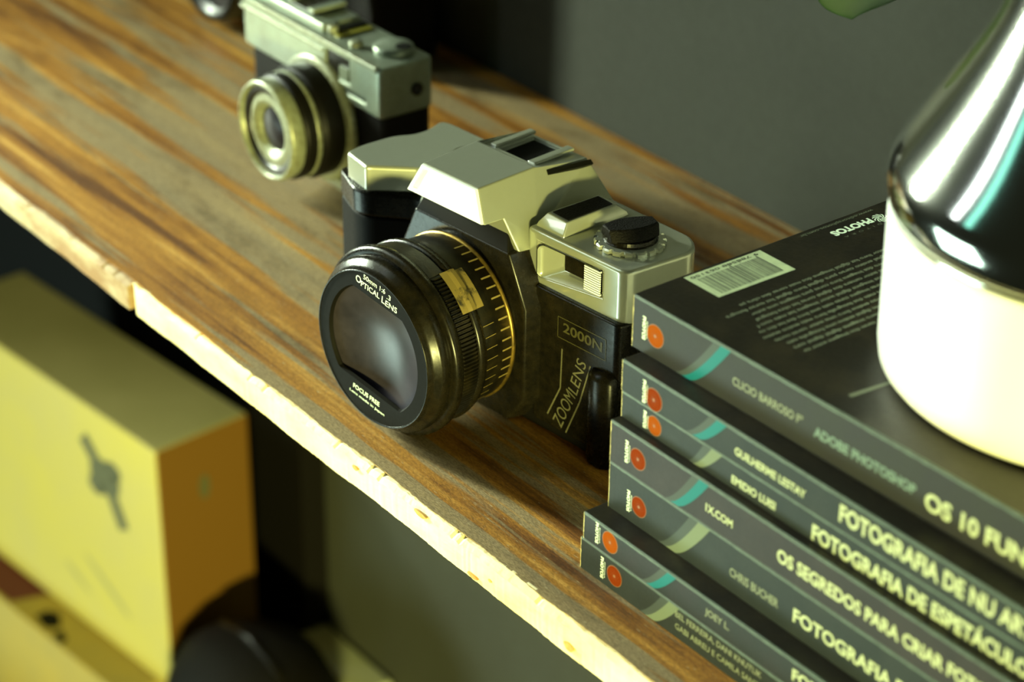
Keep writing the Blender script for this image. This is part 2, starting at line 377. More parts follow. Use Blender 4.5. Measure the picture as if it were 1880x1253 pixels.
# window recess (a wedge-sided notch on the front) and slot behind it
cb = new_bm()
add_loft(cb, [S2([(30.3, 43, 51.5), (58.4, 43, 55.2), (58.4, 43, 64.5), (30.3, 43, 64.0)]), S2([(30.3, 44.6, 52.0), (58.4, 44.6, 55.3), (58.4, 44.6, 64.4), (30.3, 44.6, 63.8)]), S2([(38.8, 49.2, 56.2), (58.2, 49.2, 56.5), (58.2, 49.2, 64.0), (38.8, 49.2, 63.6)])])
bool_cut(rwo, [cb])
b = rwo.modifiers.new('bevel', 'BEVEL'); b.width = 1.5 * MM; b.use_clamp_overlap = False; b.segments = 4; b.limit_method = 'ANGLE'; b.angle_limit = R(60)
rwo.data.polygons.foreach_set('use_smooth', [True] * len(rwo.data.polygons)); rwo.modifiers.new('wn', 'WEIGHTED_NORMAL')
wv = new_bm(); add_box(wv, s((39.2, 47.2, 56.6)), s((51.2, 49.6, 63.9)))
link('viewfinder_window', finish(wv), M['black_gloss'], SL, bevel=0.3)
bm = new_bm()
add_box(bm, s((50.8, 45.2, 55.2)), s((58.3, 46.2, 64.3)))
dp = link('light_grille', finish(bm), M['black_worn'], SL)
bm = new_bm()
for i in range(11):
    z = 55.45 + i * 0.82
    add_box(bm, s((51.0, 44.35, z)), s((58.15, 45.3, z + 0.5)))
link('grille_bars', finish(bm), M['flash'], dp)

# prism / flash head, front hood and rear slope as one silver shell
bm = new_bm()
A = [(-13, 32.6, 82.4), (13, 32.6, 82.4), (17.5, 31.2, 72.4), (-17.5, 31.2, 72.4)]
P_ = {}
for k_, (u_, v_, w_) in dict(t=(13.6, 32.4, 81.6), b=(19.0, 30.3, 70.9), u=(19.5, 38.4, 70.7), h=(24.9, 40.4, 60.0), c=(25.3, 45.1, 59.6), d=(24.3, 50.0, 62.3), T=(14.2, 57.2, 82.0),
                            m=(14.8, 60.0, 79.8), k=(15.5, 80.4, 78.6), q=(30.0, 80.4, 66.5), z=(30.0, 80.4, 58.0), y=(27.0, 50.0, 58.0)).items():
    P_[k_ + 'r'] = (u_, v_, w_); P_[k_ + 'l'] = (-u_, v_, w_)
vs = {k: bm.verts.new(T(s(P_[k]))) for k in P_}
def F(*k): bm.faces.new([vs[i] for i in k])
F('tl', 'bl', 'br', 'tr'); F('tl', 'tr', 'Tr', 'Tl'); F('bl', 'ul', 'ur', 'br'); F('ul', 'hl', 'hr', 'ur'); F('hl', 'cl', 'cr', 'hr')
F('Tl', 'Tr', 'mr', 'ml'); F('ml', 'mr', 'kr', 'kl'); F('kr', 'qr', 'zr', 'zl', 'ql', 'kl'); F('yr', 'yl', 'zl', 'zr'); F('cl', 'yl', 'yr', 'cr')
for sd_ in 'rl':
    F(*[x + sd_ for x in ('t', 'b', 'u', 'T')]); F(*[x + sd_ for x in ('T', 'u', 'd')]); F(*[x + sd_ for x in ('u', 'h', 'c', 'd')])
    F(*[x + sd_ for x in ('T', 'd', 'k')]); F(*[x + sd_ for x in ('T', 'k', 'm')]); F(*[x + sd_ for x in ('d', 'q', 'k')])
    F(*[x + sd_ for x in ('c', 'y', 'd')]); F(*[x + sd_ for x in ('d', 'y', 'z')]); F(*[x + sd_ for x in ('d', 'z', 'q')])
pr = link('prism_housing', finish(bm), M['silver'], SL)
bool_cut(pr, [sbox((-9.0, 62, 77.3), (6.0, 79.0, 90))])
b = pr.modifiers.new('bevel', 'BEVEL'); b.width = 0.5 * MM; b.segments = 3; b.limit_method = 'ANGLE'; b.angle_limit = R(20)
# hot shoe: dark bed, rails
bm = sbox((-9.0, 62, 76.6), (6.0, 79, 77.5)); hs = link('hot_shoe', finish(bm), M['mirror_dark'], SL)
bm = new_bm(); add_box(bm, s((-12.2, 61.5, 79.2)), s((-9.2, 80.2, 80.6))); add_box(bm, s((6.2, 61.5, 79.2)), s((9.6, 80.2, 80.4)))
link('rails', finish(bm), M['silver'], hs, bevel=0.4)
bm = new_bm()
add_loft(bm, [S2([(15.4, 61.5, 80.0), (16.4, 61.5, 78.8), (18.4, 80.5, 77.5), (17.0, 80.5, 78.7)]), S2([(14.4, 61.5, 78.5), (15.4, 61.5, 77.5), (17.2, 80.5, 76.2), (15.8, 80.5, 77.2)])])
link('side_groove', finish(bm), M['mirror_dark'], SL)
# flash window with its frame
def on_front(u, t, dv=0.0):      # u across, t 0..1 from bottom to top, plane of the flash front
    return s((u, 30.3 + 2.1 * t - dv, 70.9 + 10.7 * t))
bm = new_bm()
def frame_ring(h0, h1, t0, t1, dv): return [on_front(-h0, t0, dv), on_front(h0, t0, dv), on_front(h1, t1, dv), on_front(-h1, t1, dv)]
o0 = frame_ring(18.6, 13.5, 0.02, 0.98, 0.0); o1 = frame_ring(18.3, 13.2, 0.03, 0.97, 0.9)
i1 = frame_ring(16.0, 12.0, 0.15, 0.88, 0.9); i0 = frame_ring(15.7, 11.8, 0.18, 0.86, 0.1)
add_loft(bm, [o0, o1, i1, i0], cap=False); ff = link('flash_frame', finish(bm), M['flash'], SL, bevel=0.15); ff['label'] = 'bright frame around the flash'
bm = new_bm(); add_loft(bm, [frame_ring(16.0, 12.0, 0.14, 0.89, 0.02), frame_ring(15.5, 11.6, 0.19, 0.84, 0.35)])
link('flash_window', finish(bm), M['flash'], SL, bevel=0.2)['label'] = 'white flash diffuser'

# slide switch on the right wing
bm = new_bm()
sb0 = [(25.5, 46.8), (38.8, 46.8), (40.8, 75.5), (27.5, 76.5)]; sb1 = [(27.8, 50.2), (37.6, 49.6), (38.4, 71.2), (29.4, 72)]
add_loft(bm, [S2([(x, y, 67.8) for x, y in sb0]), S2([(x, y, 69.4) for x, y in [(26, 47.4), (38.6, 47.2), (40.2, 75), (28, 76)]]), S2([(x, y, 72.6) for x, y in sb1])])
sw = link('switch_block', finish(bm), M['silver'], SL, bevel=0.45)
bm = sprism([(29.0, 51.4), (36.8, 50.9), (37.6, 70.2), (30.4, 70.9)], 72.3, 72.85)
link('black_inlay', finish(bm), M['leather'], sw)
# dial
dc = s((55.0, 61.0, 0))
bm = new_bm()
rings = []
for (rr, z) in ((11.9, 68.0), (11.9, 69.3), (11.4, 69.8), (8.8, 69.9)):
    ring = []
    for i in range(180):
        a = R(i * 2); notch = (i % 10) in (0, 1, 2)
        r_ = rr - (0.95 if notch and rr > 11 else 0)
        ring.append((dc[0] + r_ * K * math.cos(a), dc[1] + r_ * K * math.sin(a), s((0, 0, z))[2]))
    rings.append(ring)
add_loft(bm, rings)
dial = link('mode_dial', finish(bm), M['silver'], SL)
bm = new_bm(); lathe(bm, [(9.0, s((0, 0, 69.6))[2]), (9.0, s((0, 0, 70.2))[2]), (8.7, s((0, 0, 70.5))[2]), (8.5, s((0, 0, 71.6))[2])], 48, 'z', c=(dc[0], dc[1], 0), cap=True)
kb = link('knob', finish(bm), M['black_gloss'], dial, smooth=False)
# ridge of the knob: lens shaped bar
bm = new_bm()
def ridge(hw, hl, z, n=10):
    pts = []
    ax = Vector((0.36, 0.93)); px = Vector((0.93, -0.36))
    for i in range(n + 1):
        t = -1 + 2 * i / n; p = ax * (hl * t) + px * (hw * (1 - 0.45 * t * t)); pts.append((dc[0] + p.x, dc[1] + p.y, s((0, 0, z))[2]))
    for i in range(n + 1):
        t = 1 - 2 * i / n; p = ax * (hl * t) - px * (hw * (1 - 0.45 * t * t)); pts.append((dc[0] + p.x, dc[1] + p.y, s((0, 0, z))[2]))
    return pts
add_loft(bm, [ridge(7.4, 8.4, 71.0), ridge(6.8, 8.5, 72.4), ridge(4.8, 8.8, 74.6), ridge(4.2, 8.4, 75.1)])
link('knob_grip', finish(bm), M['leather'], kb, bevel=0.35)
bm = new_bm(); add_poly(bm, S2([(42.2, 57.2, 68.35), (44.6, 58.0, 68.35), (44.5, 58.5, 68.35), (42.2, 57.6, 68.35)]), [(0, 1, 2, 3)])
link('index_mark', finish(bm), M['silver_trim'], dial)

# lens barrel
cx_, cz_ = s((0, 0, 29.1))[0], s((0, 0, 29.1))[2]
def lz(bm, prof, n=96, **k): lathe(bm, [(r * K, s((0, v, 0))[1]) for r, v in prof], n, 'y', c=(cx_, 0, cz_), **k)
bm = new_bm(); lz(bm, [(30.2, 20.5), (30.0, 22), (29.4, 33.2), (28.7, 33.6), (28.2, 37.5)]); LB = link('lens_barrel', finish(bm), M['black_worn'], SL, smooth=False)
LB.data.polygons.foreach_set('use_smooth', [True] * len(LB.data.polygons))
bm = new_bm(); lz(bm, [(29.0, 33.3), (29.9, 33.5), (30.0, 34.4), (29.2, 34.9)]); link('brass_ring', finish(bm), M['gold'], LB, smooth=True)['label'] = 'worn brass ring at the rear of the lens'
bm = new_bm(); lz(bm, [(31.0, 17), (31.9, 17.3), (32.1, 18.4), (31.6, 20.2), (30.1, 20.8)]); link('rear_ridge', finish(bm), M['black_gloss'], LB, smooth=True)
# ribbed focus ring
bm = new_bm(); rings = []
n = 144 * 4
for (r_, v, rib) in ((31.0, 9.6, 0), (31.3, 10.2, 1), (31.3, 16.0, 1), (31.0, 16.8, 0)):
    ring = []
    for i in range(n):
        a = 2 * math.pi * i / n
        ribbed = rib and (i % 4) in (0, 1)
        deg = math.degrees(a)
        on = (deg < 62 or deg > 322)      # ribs run on the side; smooth bands elsewhere
        q = r_ + (0.75 if (ribbed and on) else 0.0) + (0.35 if (rib and not on) else 0)
        ring.append((cx_ + q * K * math.cos(a), s((0, v, 0))[1], cz_ + q * K * math.sin(a)))
    rings.append(ring)
add_loft(bm, rings, cap=False); link('focus_ring', finish(bm), M['black_worn'], LB)
# flange ring, touches the shelf
bm = new_bm(); lz(bm, [(29.0, 5.2), (31.8, 5.3), (33.1, 5.9), (33.3, 6.8), (33.2, 8.6), (32.6, 9.2), (31.0, 9.8)]); link('flange_ring', finish(bm), M['black_gloss'], LB, smooth=True)
# inner front ring: cone from disc to rim
bm = new_bm(); lz(bm, [(30.4, 5.6), (31.0, 4.0), (30.9, 2.4), (30.3, 1.4), (28.7, 0.3), (28.0, -1.2), (27.9, -2.1), (27.6, -2.4), (27.2, -2.0)]); link('front_rim', finish(bm), M['black_gloss'], LB, smooth=True)
# flat mask with a cut-out window, rotated 8 degrees
rotl = R(-8.0)
def lf(x, z, v):                        # lens face coords -> local
    X = x * math.cos(rotl) - z * math.sin(rotl); Z_ = x * math.sin(rotl) + z * math.cos(rotl)
    return s((X, v, 29.1 + Z_))
def win(n_, v, rr, top, bot):           # circle of radius rr clipped by two chords
    pts = []
    for i in range(n_):
        a = 2 * math.pi * i / n_; x, z = rr * math.cos(a), rr * math.sin(a)
        if z > top: f = top / z; x, z = x * f ** 0.2, top
        if z < bot: f = bot / z; x, z = x * f ** 0.2, bot
        pts.append(lf(x, z, v))
    return pts
def circ(n_, v, rr): return [lf(rr * math.cos(2 * math.pi * i / n_), rr * math.sin(2 * math.pi * i / n_), v) for i in range(n_)]
bm = new_bm(); add_loft(bm, [circ(96, -2.0, 27.4), win(96, -2.0, 22.6, 18.9, -16.2), win(96, -0.7, 22.0, 18.4, -15.8)], cap=False)
mk = link('lens_mask', finish(bm), M['matte'], LB)
# glass, gently domed and recessed
bm = new_bm(); rings = []
for k in range(9):
    t = k / 8; rings.append(circ(96, -0.6 + 6.5 * math.sin(t * math.pi / 2), max(24.0 * (1 - t), 0.05)))
add_loft(bm, rings, cap=False)
gl_ = link('front_glass', finish(bm), M['lens_glass'], LB, smooth=True); gl_['label'] = 'dark purple tinted front glass'
bm = new_bm()
def lens_text(txt, x, z, ln, h, bold=0.0, sp=1.0):
    x -= 0.8; z -= 0.55
    o_ = lf(x, z, -2.08); rgt = Vector(lf(x + 1, z, -2.08)) - Vector(o_); uu = Vector(lf(x, z + 1, -2.08)) - Vector(o_)
    text_into(bm, txt, o_, rgt, uu, ln * K, h * K, bold, 0.03, sp)
lens_text('50mm 1:6', -6.5, 24.7, 11.0, 1.9, 0.004); lens_text('.3', 5.4, 23.6, 1.9, 1.9, 0.004)
lens_text('O', -10.1, 22.0, 2.6, 2.7, 0.010); lens_text('PTICAL', -7.4, 21.5, 9.4, 2.1, 0.008)
lens_text('L', 3.1, 20.9, 1.6, 2.6, 0.010); lens_text('ENS', 5.0, 20.7, 5.8, 2.2, 0.008)
link('upper_lettering', finish(bm, False), M['white_ink'], mk)['label'] = 'white lettering OPTICAL LENS'
bm = new_bm()
lens_text('FOCUS FREE', -7.0, -19.4, 13.6, 1.8, 0.014); lens_text('Lens made in Japan', -8.6, -21.6, 18.0, 1.0, 0.01)
link('lower_lettering', finish(bm, False), M['white_ink'], mk)['label'] = 'small white lettering FOCUS FREE'
# distance marks by the brass ring and the worn patch
bm = new_bm()
for i in range(15):
    a = 78 - i * 7.0; 
    for (v0, v1, da) in ((28.6, 32.8, 0.55),):
        pts = []
        for (v, dd) in ((v0, -da), (v1, -da), (v1, da), (v0, da)):
            r_ = 29.75 + (32.9 - v) * 0.05 + 0.12
            pts.append((cx_ + r_ * K * math.cos(R(a + dd)), s((0, v, 0))[1], cz_ + r_ * K * math.sin(R(a + dd))))
        add_poly(bm, pts, [(0, 1, 2, 3)])
link('distance_marks', finish(bm), M['brass_mark'], LB)
bm = new_bm(); rings = []
for a in range(34, 63, 2):
    rings.append([(cx_ + r_ * K * math.cos(R(a)), s((0, v, 0))[1], cz_ + r_ * K * math.sin(R(a))) for (v, r_) in ((14.0, 32.25), (16.8, 32.1), (17.3, 32.2), (18.4, 32.4), (20.3, 31.9), (20.9, 30.6), (24.5, 30.4))])
add_loft(bm, rings, closed=False, cap=False); link('worn_patch', finish(bm), M['label_patch'], LB)['label'] = 'scraped brassy patch on the lens barrel'
bm = new_bm()
for i in range(9):
    a = 22 - i * 7.5
    rr_ = [(cx_ + r_ * K * math.cos(R(a + dd)), s((0, v, 0))[1], cz_ + r_ * K * math.sin(R(a + dd))) for (v, r_, dd) in ((21.6, 30.3, -.35), (26.4, 30.1, -.1), (26.4, 30.1, .25), (21.6, 30.3, .05))]
    add_poly(bm, rr_, [(0, 1, 2, 3)])
link('scratches', finish(bm), M['brass_mark'], LB)
# lettering on the right panel
bm = new_bm()
PV = 42.5
def panel_text(txt, a, b, h, bold=0.01):
    A_, B_ = Vector(s((a[0], PV, a[1]))), Vector(s((b[0], PV, b[1]))); r_ = (B_ - A_); n_ = Vector((0, -1, 0)); u_ = n_.cross(r_.normalized())
    text_into(bm, txt, A_, r_, u_, r_.length, h * K, bold, 0.05)
panel_text('2000N', (44.0, 37.6), (62.0, 37.3), 3.6, 0.02)
link('model_number', finish(bm, False), M['faint_ink'], SL)
bm = new_bm()
panel_text('ZOOM', (44.3, 0.6), (50.6, 15.2), 5.0, 0.0); panel_text('LENS', (51.2, 16.2), (55.2, 29.8), 4.6, 0.0)
def pline(a, b, wd=0.28):
    A_, B_ = Vector(s((a[0], PV - 0.05, a[1]))), Vector(s((b[0], PV - 0.05, b[1]))); d = (B_ - A_).normalized(); p = Vector((-d.z, 0, d.x)) * wd
    v_ = [bm.verts.new(q * MM) for q in (A_ - p, B_ - p, B_ + p, A_ + p)]; bm.faces.new(v_)
pline((37.6, 3.5), (43.4, 16)); pline((43.4, 16), (43.8, 31)); pline((46.5, 0), (52.6, 14.5)); pline((52.6, 14.5), (57, 30))
link('zoom_lettering', finish(bm, False), M['lens_lettering'], SL)
bm = new_bm()
for a_, b_ in (((41.6, 34.8), (63.6, 34.8)), ((41.6, 42.4), (63.6, 42.4)), ((41.6, 34.8), (41.6, 42.4)), ((63.6, 34.8), (63.6, 42.4))): pline(a_, b_, 0.15)
link('number_frame', finish(bm, False), M['faint_ink'], SL)

# ------------------------------------------------------------------ books
BOOKX = 238; BOOKY = 168
def make_book(label, x, y, z0, z1, rz, base, tint, emb, emb_x, emb_z, emb_r, txt, sw_pts, sw_cols, lettering, top_cover=None):
    b = empty('paperback_book', (x, y, z0 + 0.02), rz)
    tag(b, label, 'book', 'photography books in the stack on the shelf')
    h = z1 - z0 - 0.04; lx = lambda X: X - x; lzz = lambda Z: Z - z0
    th = 0.6
    # cover: U section of spine and two boards, page block inside
    prof = [(0, 0), (BOOKY, 0), (BOOKY, th), (1.2, th), (1.2, h - th), (BOOKY, h - th), (BOOKY, h), (0, h)]
    bm = new_bm(); add_loft(bm, [[(0, a, c) for a, c in prof], [(BOOKX, a, c) for a, c in prof]])
    cm = mat('cover_print', base, 0.48, spec=0.22, col2=tint, vscale=70, bump=0.06, bscale=900, thr=(0.35, 0.75))
    cv = link('cover', finish(bm), cm, b, bevel=0.32)
    cv.data.materials.append(M['cover_back'])
    for p_ in cv.data.polygons:
        if abs(p_.normal.z) > 0.9: p_.material_index = 1
    bm = new_bm(); add_box(bm, (1.0, 1.3, th + 0.02), (BOOKX - 1, BOOKY - 1.2, h - th - 0.02)); link('page_block', finish(bm), M['pages'], b)
    # thin lighter greenish line along the top of the spine
    bm = new_bm(); rings = []
    for i in range(120):
        X_ = 0.4 + (BOOKX - 0.8) * i / 119; d = 0.55 + random.uniform(-0.12, 0.12)
        rings.append([(X_, -0.03, h - d - 0.25), (X_, -0.03, h - 0.28), (X_, 0.22, h + 0.03), (X_, 0.30 + d * 0.5, h + 0.03)])
    add_loft(bm, rings, closed=False, cap=False); fo = link('spine_fold', finish(bm, False), M['fold'], b); fo['label'] = 'greenish line along the top of the spine'
    # worn paper corner down the left end of the spine
    bm = new_bm(); rings = []
    n = 14
    for i in range(n + 1):
        zc = 0.15 + (h - 0.3) * i / n; d = 0.45 + random.uniform(-0.22, 0.3)
        rings.append([(-0.06, 0.9, zc), (-0.06, 0.2, zc), (0.2, -0.05, zc), (0.2 + d * 0.5, -0.05, zc)])
    add_loft(bm, rings, closed=False, cap=False); link('worn_corner', finish(bm, False), M['worn'], b)['label'] = 'pale worn corner of the spine'
    # swoosh bands
    (xa0, xa1), (xb0, xb1) = sw_pts; xa0 -= 1.6; xa1 -= 3.2; xb1 += 0.5       # inner edge bottom/top, outer edge bottom/top
    for (f0, f1, cname) in ((0.0, 0.42, sw_cols[0]), (0.42, 1.0, sw_cols[1])):
        bm = new_bm(); rings = []
        for i in range(17):
            t = i / 16; q = t ** 0.72
            xi = xa0 + (xa1 - xa0) * q; xo = xb0 + (xb1 - xb0) * q
            rings.append([(lx(xi + (xo - xi) * f0), -0.05, 0.25 + (h - 0.8) * t), (lx(xi + (xo - xi) * f1), -0.05, 0.25 + (h - 0.8) * t)])
        add_loft(bm, rings, closed=False, cap=False); link('spine_band', finish(bm, False), M[cname], b)
    # emblem: swirled disc
    ex, ez = lx(emb_x), lzz(emb_z)
    bm = new_bm(); v_ = [bm.verts.new(T((ex + (emb_r + .22) * math.cos(R(a)), -0.04, ez + (emb_r + .22) * math.sin(R(a))))) for a in range(0, 360, 10)]; bm.faces.new(v_)
    em = link('emblem_outline', finish(bm, False), M['line'], b)
    bm = new_bm(); v_ = [bm.verts.new(T((ex + emb_r * math.cos(R(a)), -0.07, ez + emb_r * math.sin(R(a))))) for a in range(0, 360, 10)]; bm.faces.new(v_)
    link('emblem_disc', finish(bm, False), M[emb], em)
    bm = new_bm()
    nb = 12 if emb_r < 3.5 else 14
    for k in range(nb):
        a0 = 360 / nb * k; pts = []
        for j in range(7):
            t = j / 6; a = a0 + 75 * t; r_ = emb_r * (0.12 + 0.86 * t); wd = 0.035 + 0.015 * t
            px, pz = ex + r_ * math.cos(R(a)), ez + r_ * math.sin(R(a)); nx, nz = -math.sin(R(a - 40)) * wd, math.cos(R(a - 40)) * wd
            pts.append([(px - nx, -0.1, pz - nz), (px + nx, -0.1, pz + nz)])
        add_loft(bm, pts, closed=False, cap=False)
    v_ = [bm.verts.new(T((ex + emb_r * .14 * math.cos(R(a)), -0.11, ez + emb_r * .14 * math.sin(R(a))))) for a in range(0, 360, 30)]; bm.faces.new(v_)
    link('emblem_swirl', finish(bm, False), M['line'], em)
    # publisher word, running down the spine
    bm = new_bm()
    tx, tz0, tz1 = txt
    text_into(bm, 'PHOTOS', (lx(tx) - 0.75, -0.05, lzz(tz1)), (0, 0, -1), (1, 0, 0), tz1 - tz0, 1.35, 0.03, 0.03)
    text_into(bm, 'EDITORA', (lx(tx) + 0.95, -0.05, lzz(tz1) - 1.2), (0, 0, -1), (1, 0, 0), (tz1 - tz0) * 0.75, 0.5, 0.0, 0.03)
    link('publisher_word', finish(bm, False), M['white_ink'], b)
    for (mname, rows) in lettering:
        bm = new_bm()
        for (s_, X0, X1, zc, ch, bold) in rows:
            text_into(bm, s_, (lx(X0), -0.05, lzz(zc) - ch / 2), (1, 0, 0), (0, 0, 1), X1 - X0, ch, bold, 0.03)
        link('title_lettering' if mname == 'cream_ink' else 'author_lettering', finish(bm, False), M[mname], b)
    return b

dk = srgb(62, 64, 55); dk2 = srgb(50, 50, 43)
def C_(r, g, b_): return (r, g, b_, 1)
base = C_(0.013, 0.017, 0.0155); tint = C_(0.020, 0.024, 0.022); warm = C_(0.019, 0.018, 0.019)
B6 = make_book('black paperback at the bottom of the book stack, dark red emblem, BEL FERREIRA on spine', 95.2, 0.5, 0, 11.3, 0, base, tint, 'red', 111.5, 5.7, 3.3, (105.8, 1.8, 9.4),
    ((124.9, 136.0), (129.9, 140.3)), ('grey_band', 'pale_band'), [('dim_ink', [('BEL FERREIRA, DANI KNUTLIK', 139.2, 176.0, 8.4, 2.1, 0.02), ('GABI ABREU E CAMILA SANTOS', 139.4, 178.5, 4.3, 2.1, 0.02)]), ('cream_ink', [('FOTOGRAFIA DE FAMÍLIA', 188, 262, 5.8, 4.0, 0.03)])])
B5 = make_book('black paperback second from bottom, orange swirl emblem, JOEY L on spine', 96.2, 0.5, 11.3, 20.8, 0, base, warm, 'orange', 108.9, 16.4, 3.4, (102.9, 12.8, 20.2),
    ((125, 135.3), (129.2, 138.2)), ('grey_band', 'teal'), [('dim_ink', [('JOEY L.', 151.6, 161.8, 16.6, 2.3, 0.02)]), ('cream_ink', [('FOTOGRAFIA DE RETRATO', 187.6, 255, 16.4, 3.8, 0.03)])])
B4 = make_book('black paperback under the 1X.COM book, red emblem, CHRIS BUCHER on spine, grey swoosh', 98.4, 8.0, 20.8, 37.1, 0, base, tint, 'red', 112.6, 28.0, 3.2, (107.9, 24.0, 31.4),
    ((123.5, 138.0), (129.5, 143.1)), ('grey_band', 'pale_band'), [('dim_ink', [('CHRIS BUCHER', 152.7, 172.8, 27.8, 2.9, 0.02)]), ('cream_ink', [('FOTOGRAFIA DE MODA', 178.8, 246, 28.0, 4.4, 0.03)])])
B3 = make_book('dark paperback titled OS SEGREDOS PARA CRIAR FOTOS, teal swoosh, 1X.COM', 98.3, 8.0, 37.1, 51.3, 0, warm, C_(0.029, 0.026, 0.027), 'red', 111.2, 43.9, 3.3, (106.2, 40.2, 47.8),
    ((125.3, 138.1), (129.6, 141.5)), ('grey_band', 'teal'), [('cream_ink', [('1X.COM', 141.2, 152.6, 43.4, 2.6, 0.03), ('OS SEGREDOS PARA CRIAR FOTOS INCRÍVEIS', 170.8, 274, 43.6, 4.2, 0.035)])])
B2b = make_book('thinner black paperback titled FOTOGRAFIA DE ESPETÁCULO, EMIDIO LUISI on spine', 98.6, 11.5, 51.3, 60.4, 0, base, tint, 'orange', 113.7, 55.3, 3.0, (109.6, 52.6, 58.4),
    ((130.7, 138.3), (133.9, 142.4)), ('grey_band', 'pale_band'), [('cream_ink', [('EMIDIO LUISI', 147.3, 165.2, 54.7, 2.6, 0.03), ('FOTOGRAFIA DE ESPETÁCULO', 179.7, 257, 54.6, 4.9, 0.035)])])
B2a = make_book('black paperback second from the top, titled FOTOGRAFIA DE NU ARTÍSTICO with teal swoosh', 98.5, 11.3, 60.4, 70.8, 0, base, tint, 'red', 113.2, 63.9, 3.5, (109.0, 60.9, 68.5),
    ((129.0, 140.3), (133.5, 143.7)), ('grey_band', 'teal'), [('cream_ink', [('GUILHERME LESTAY', 148.0, 176.4, 64.4, 2.5, 0.03), ('FOTOGRAFIA DE NU ARTÍSTICO', 189.2, 275, 65.9, 5.3, 0.035)])])
B1 = make_book('topmost black paperback of the stack, OS 10 FUNDAMENTOS on spine, barcode on its back cover', 94.2, 18.3, 70.8, 88.2, R(1.0), C_(0.021, 0.022, 0.017), warm, 'orange', 104.4, 78.6, 3.5, (99.6, 75.4, 83.0),
    ((115.0, 131.9), (119.9, 135.2)), ('grey_band', 'teal'), [('dim_ink', [('CLICIO BARROSO F°', 137.2, 165.0, 79.2, 2.7, 0.02)]), ('teal_ink_text', [('ADOBE PHOTOSHOP', 169.4, 206.8, 78.3, 3.0, 0.045)]), ('cream_ink', [('OS 10 FUNDAMENTOS', 210.0, 283, 77.4, 5.2, 0.035)])])
# print on the back cover of the topmost book (rows run toward the reader, -y)
def bl_(X, Y_): return (X - 94.2, Y_ - 18.3)
ht = 17.4
def flat(name, pts, mt, dz=0.03, parent=B1):
    bm = new_bm(); v_ = [bm.verts.new(T((a, c, ht + dz))) for a, c in pts]; bm.faces.new(v_); return link(name, finish(bm, False), mt, parent)
bc = [bl_(95.4, 36.6), bl_(110.8, 36.6), bl_(111.4, 67.0), bl_(95.8, 67.2)]
st = flat('barcode_label', bc, M['sticker'])
bm = new_bm(); y_ = 39.2
while y_ < 63.5:
    wd = random.choice([0.22, 0.22, 0.4, 0.62])
    a, c = bl_(98.6 if random.random() < .93 else 97.6, y_); a2, c2 = bl_(109.4, y_ + wd); dx = (c - bc[0][1]) * 0.012
    add_poly(bm, [(a + dx, c, ht + .06), (a2 + dx, c, ht + .06), (a2 + dx, c2, ht + .06), (a + dx, c2, ht + .06)], [(0, 1, 2, 3)]); y_ += wd + random.choice([0.2, 0.25, 0.4])
text_into(bm, '9 788588 063150', (bl_(96.5, 65)[0], bl_(96.5, 65)[1], ht), (0, -1, 0), (1, 0, 0), 27, 1.3, 0.01, 0.07)
link('barcode', finish(bm, False), M['barcode'], st)
def back_text(name, rows, mt):
    bm = new_bm()
    for (s_, X_, Y0, Y1, ch, bold) in rows:
        a, c = bl_(X_, Y0); text_into(bm, s_, (a, c, ht), (0, -1, 0), (1, 0, 0), abs(Y1 - Y0), ch, bold, 0.04)
    return link(name, finish(bm, False), mt, B1)
back_text('website_line', [('www.editoraphotos.com.br', 96.0, 114.8, 83.4, 1.5, 0.0)], M['dim_ink'])
back_text('back_cover_logo', [('PHOTOS', 100.0, 109.3, 92.4, 3.0, 0.05)], M['white_ink'])
back_text('logo_small_word', [('E  D  I  T  O  R  A', 104.6, 112.6, 94.2, 1.0, 0.0)], M['dim_ink'])
bm = new_bm(); a, c = bl_(102.2, 112.6)
for k in range(10):
    pts = []
    for j in range(6):
        t = j / 5; an = 36 * k + 60 * t; r_ = 0.5 + 2.2 * t; wd = 0.14 + 0.25 * t
        px, py = a + r_ * math.cos(R(an)), c + r_ * math.sin(R(an)); nx, ny = -math.sin(R(an)) * wd, math.cos(R(an)) * wd
        pts.append([(px - nx, py - ny, ht + .05), (px + nx, py + ny, ht + .05)])
    add_loft(bm, pts, closed=False, cap=False)
link('logo_swirl', finish(bm, False), M['white_ink'], B1)
words = 'fotografia digital imagens cores luz curso livro autor camera ensino obra mais para com uma dos'.split()
rows = []
ends = [38.0, 30.0, 36.8, 35.6, 33.2, 31.6, 30.0, 31.6, 33.4, 33.0, 34.2]
for i, e in enumerate(ends):
    X_ = 117.6 + i * 3.05; L_ = 150 - e - random.uniform(0, 2); n = int(L_ / 1.05); t_ = ''
    if i == 0: t_ = 'photographer e com o '
    if i == 1: t_ = 'UMC, UEL, Escola '
    while len(t_) < n: t_ += random.choice(words) + ' '
    rows.append((t_[:n].strip(), X_, e + L_, e, 1.45, 0.025))
back_text('blurb_text', rows, M['dim_ink'])
flat('white_scuff', [bl_(173.0, 26.4), bl_(174.4, 26.4), bl_(175.8, 42), bl_(174.8, 42)], M['dim_ink'], 0.05)

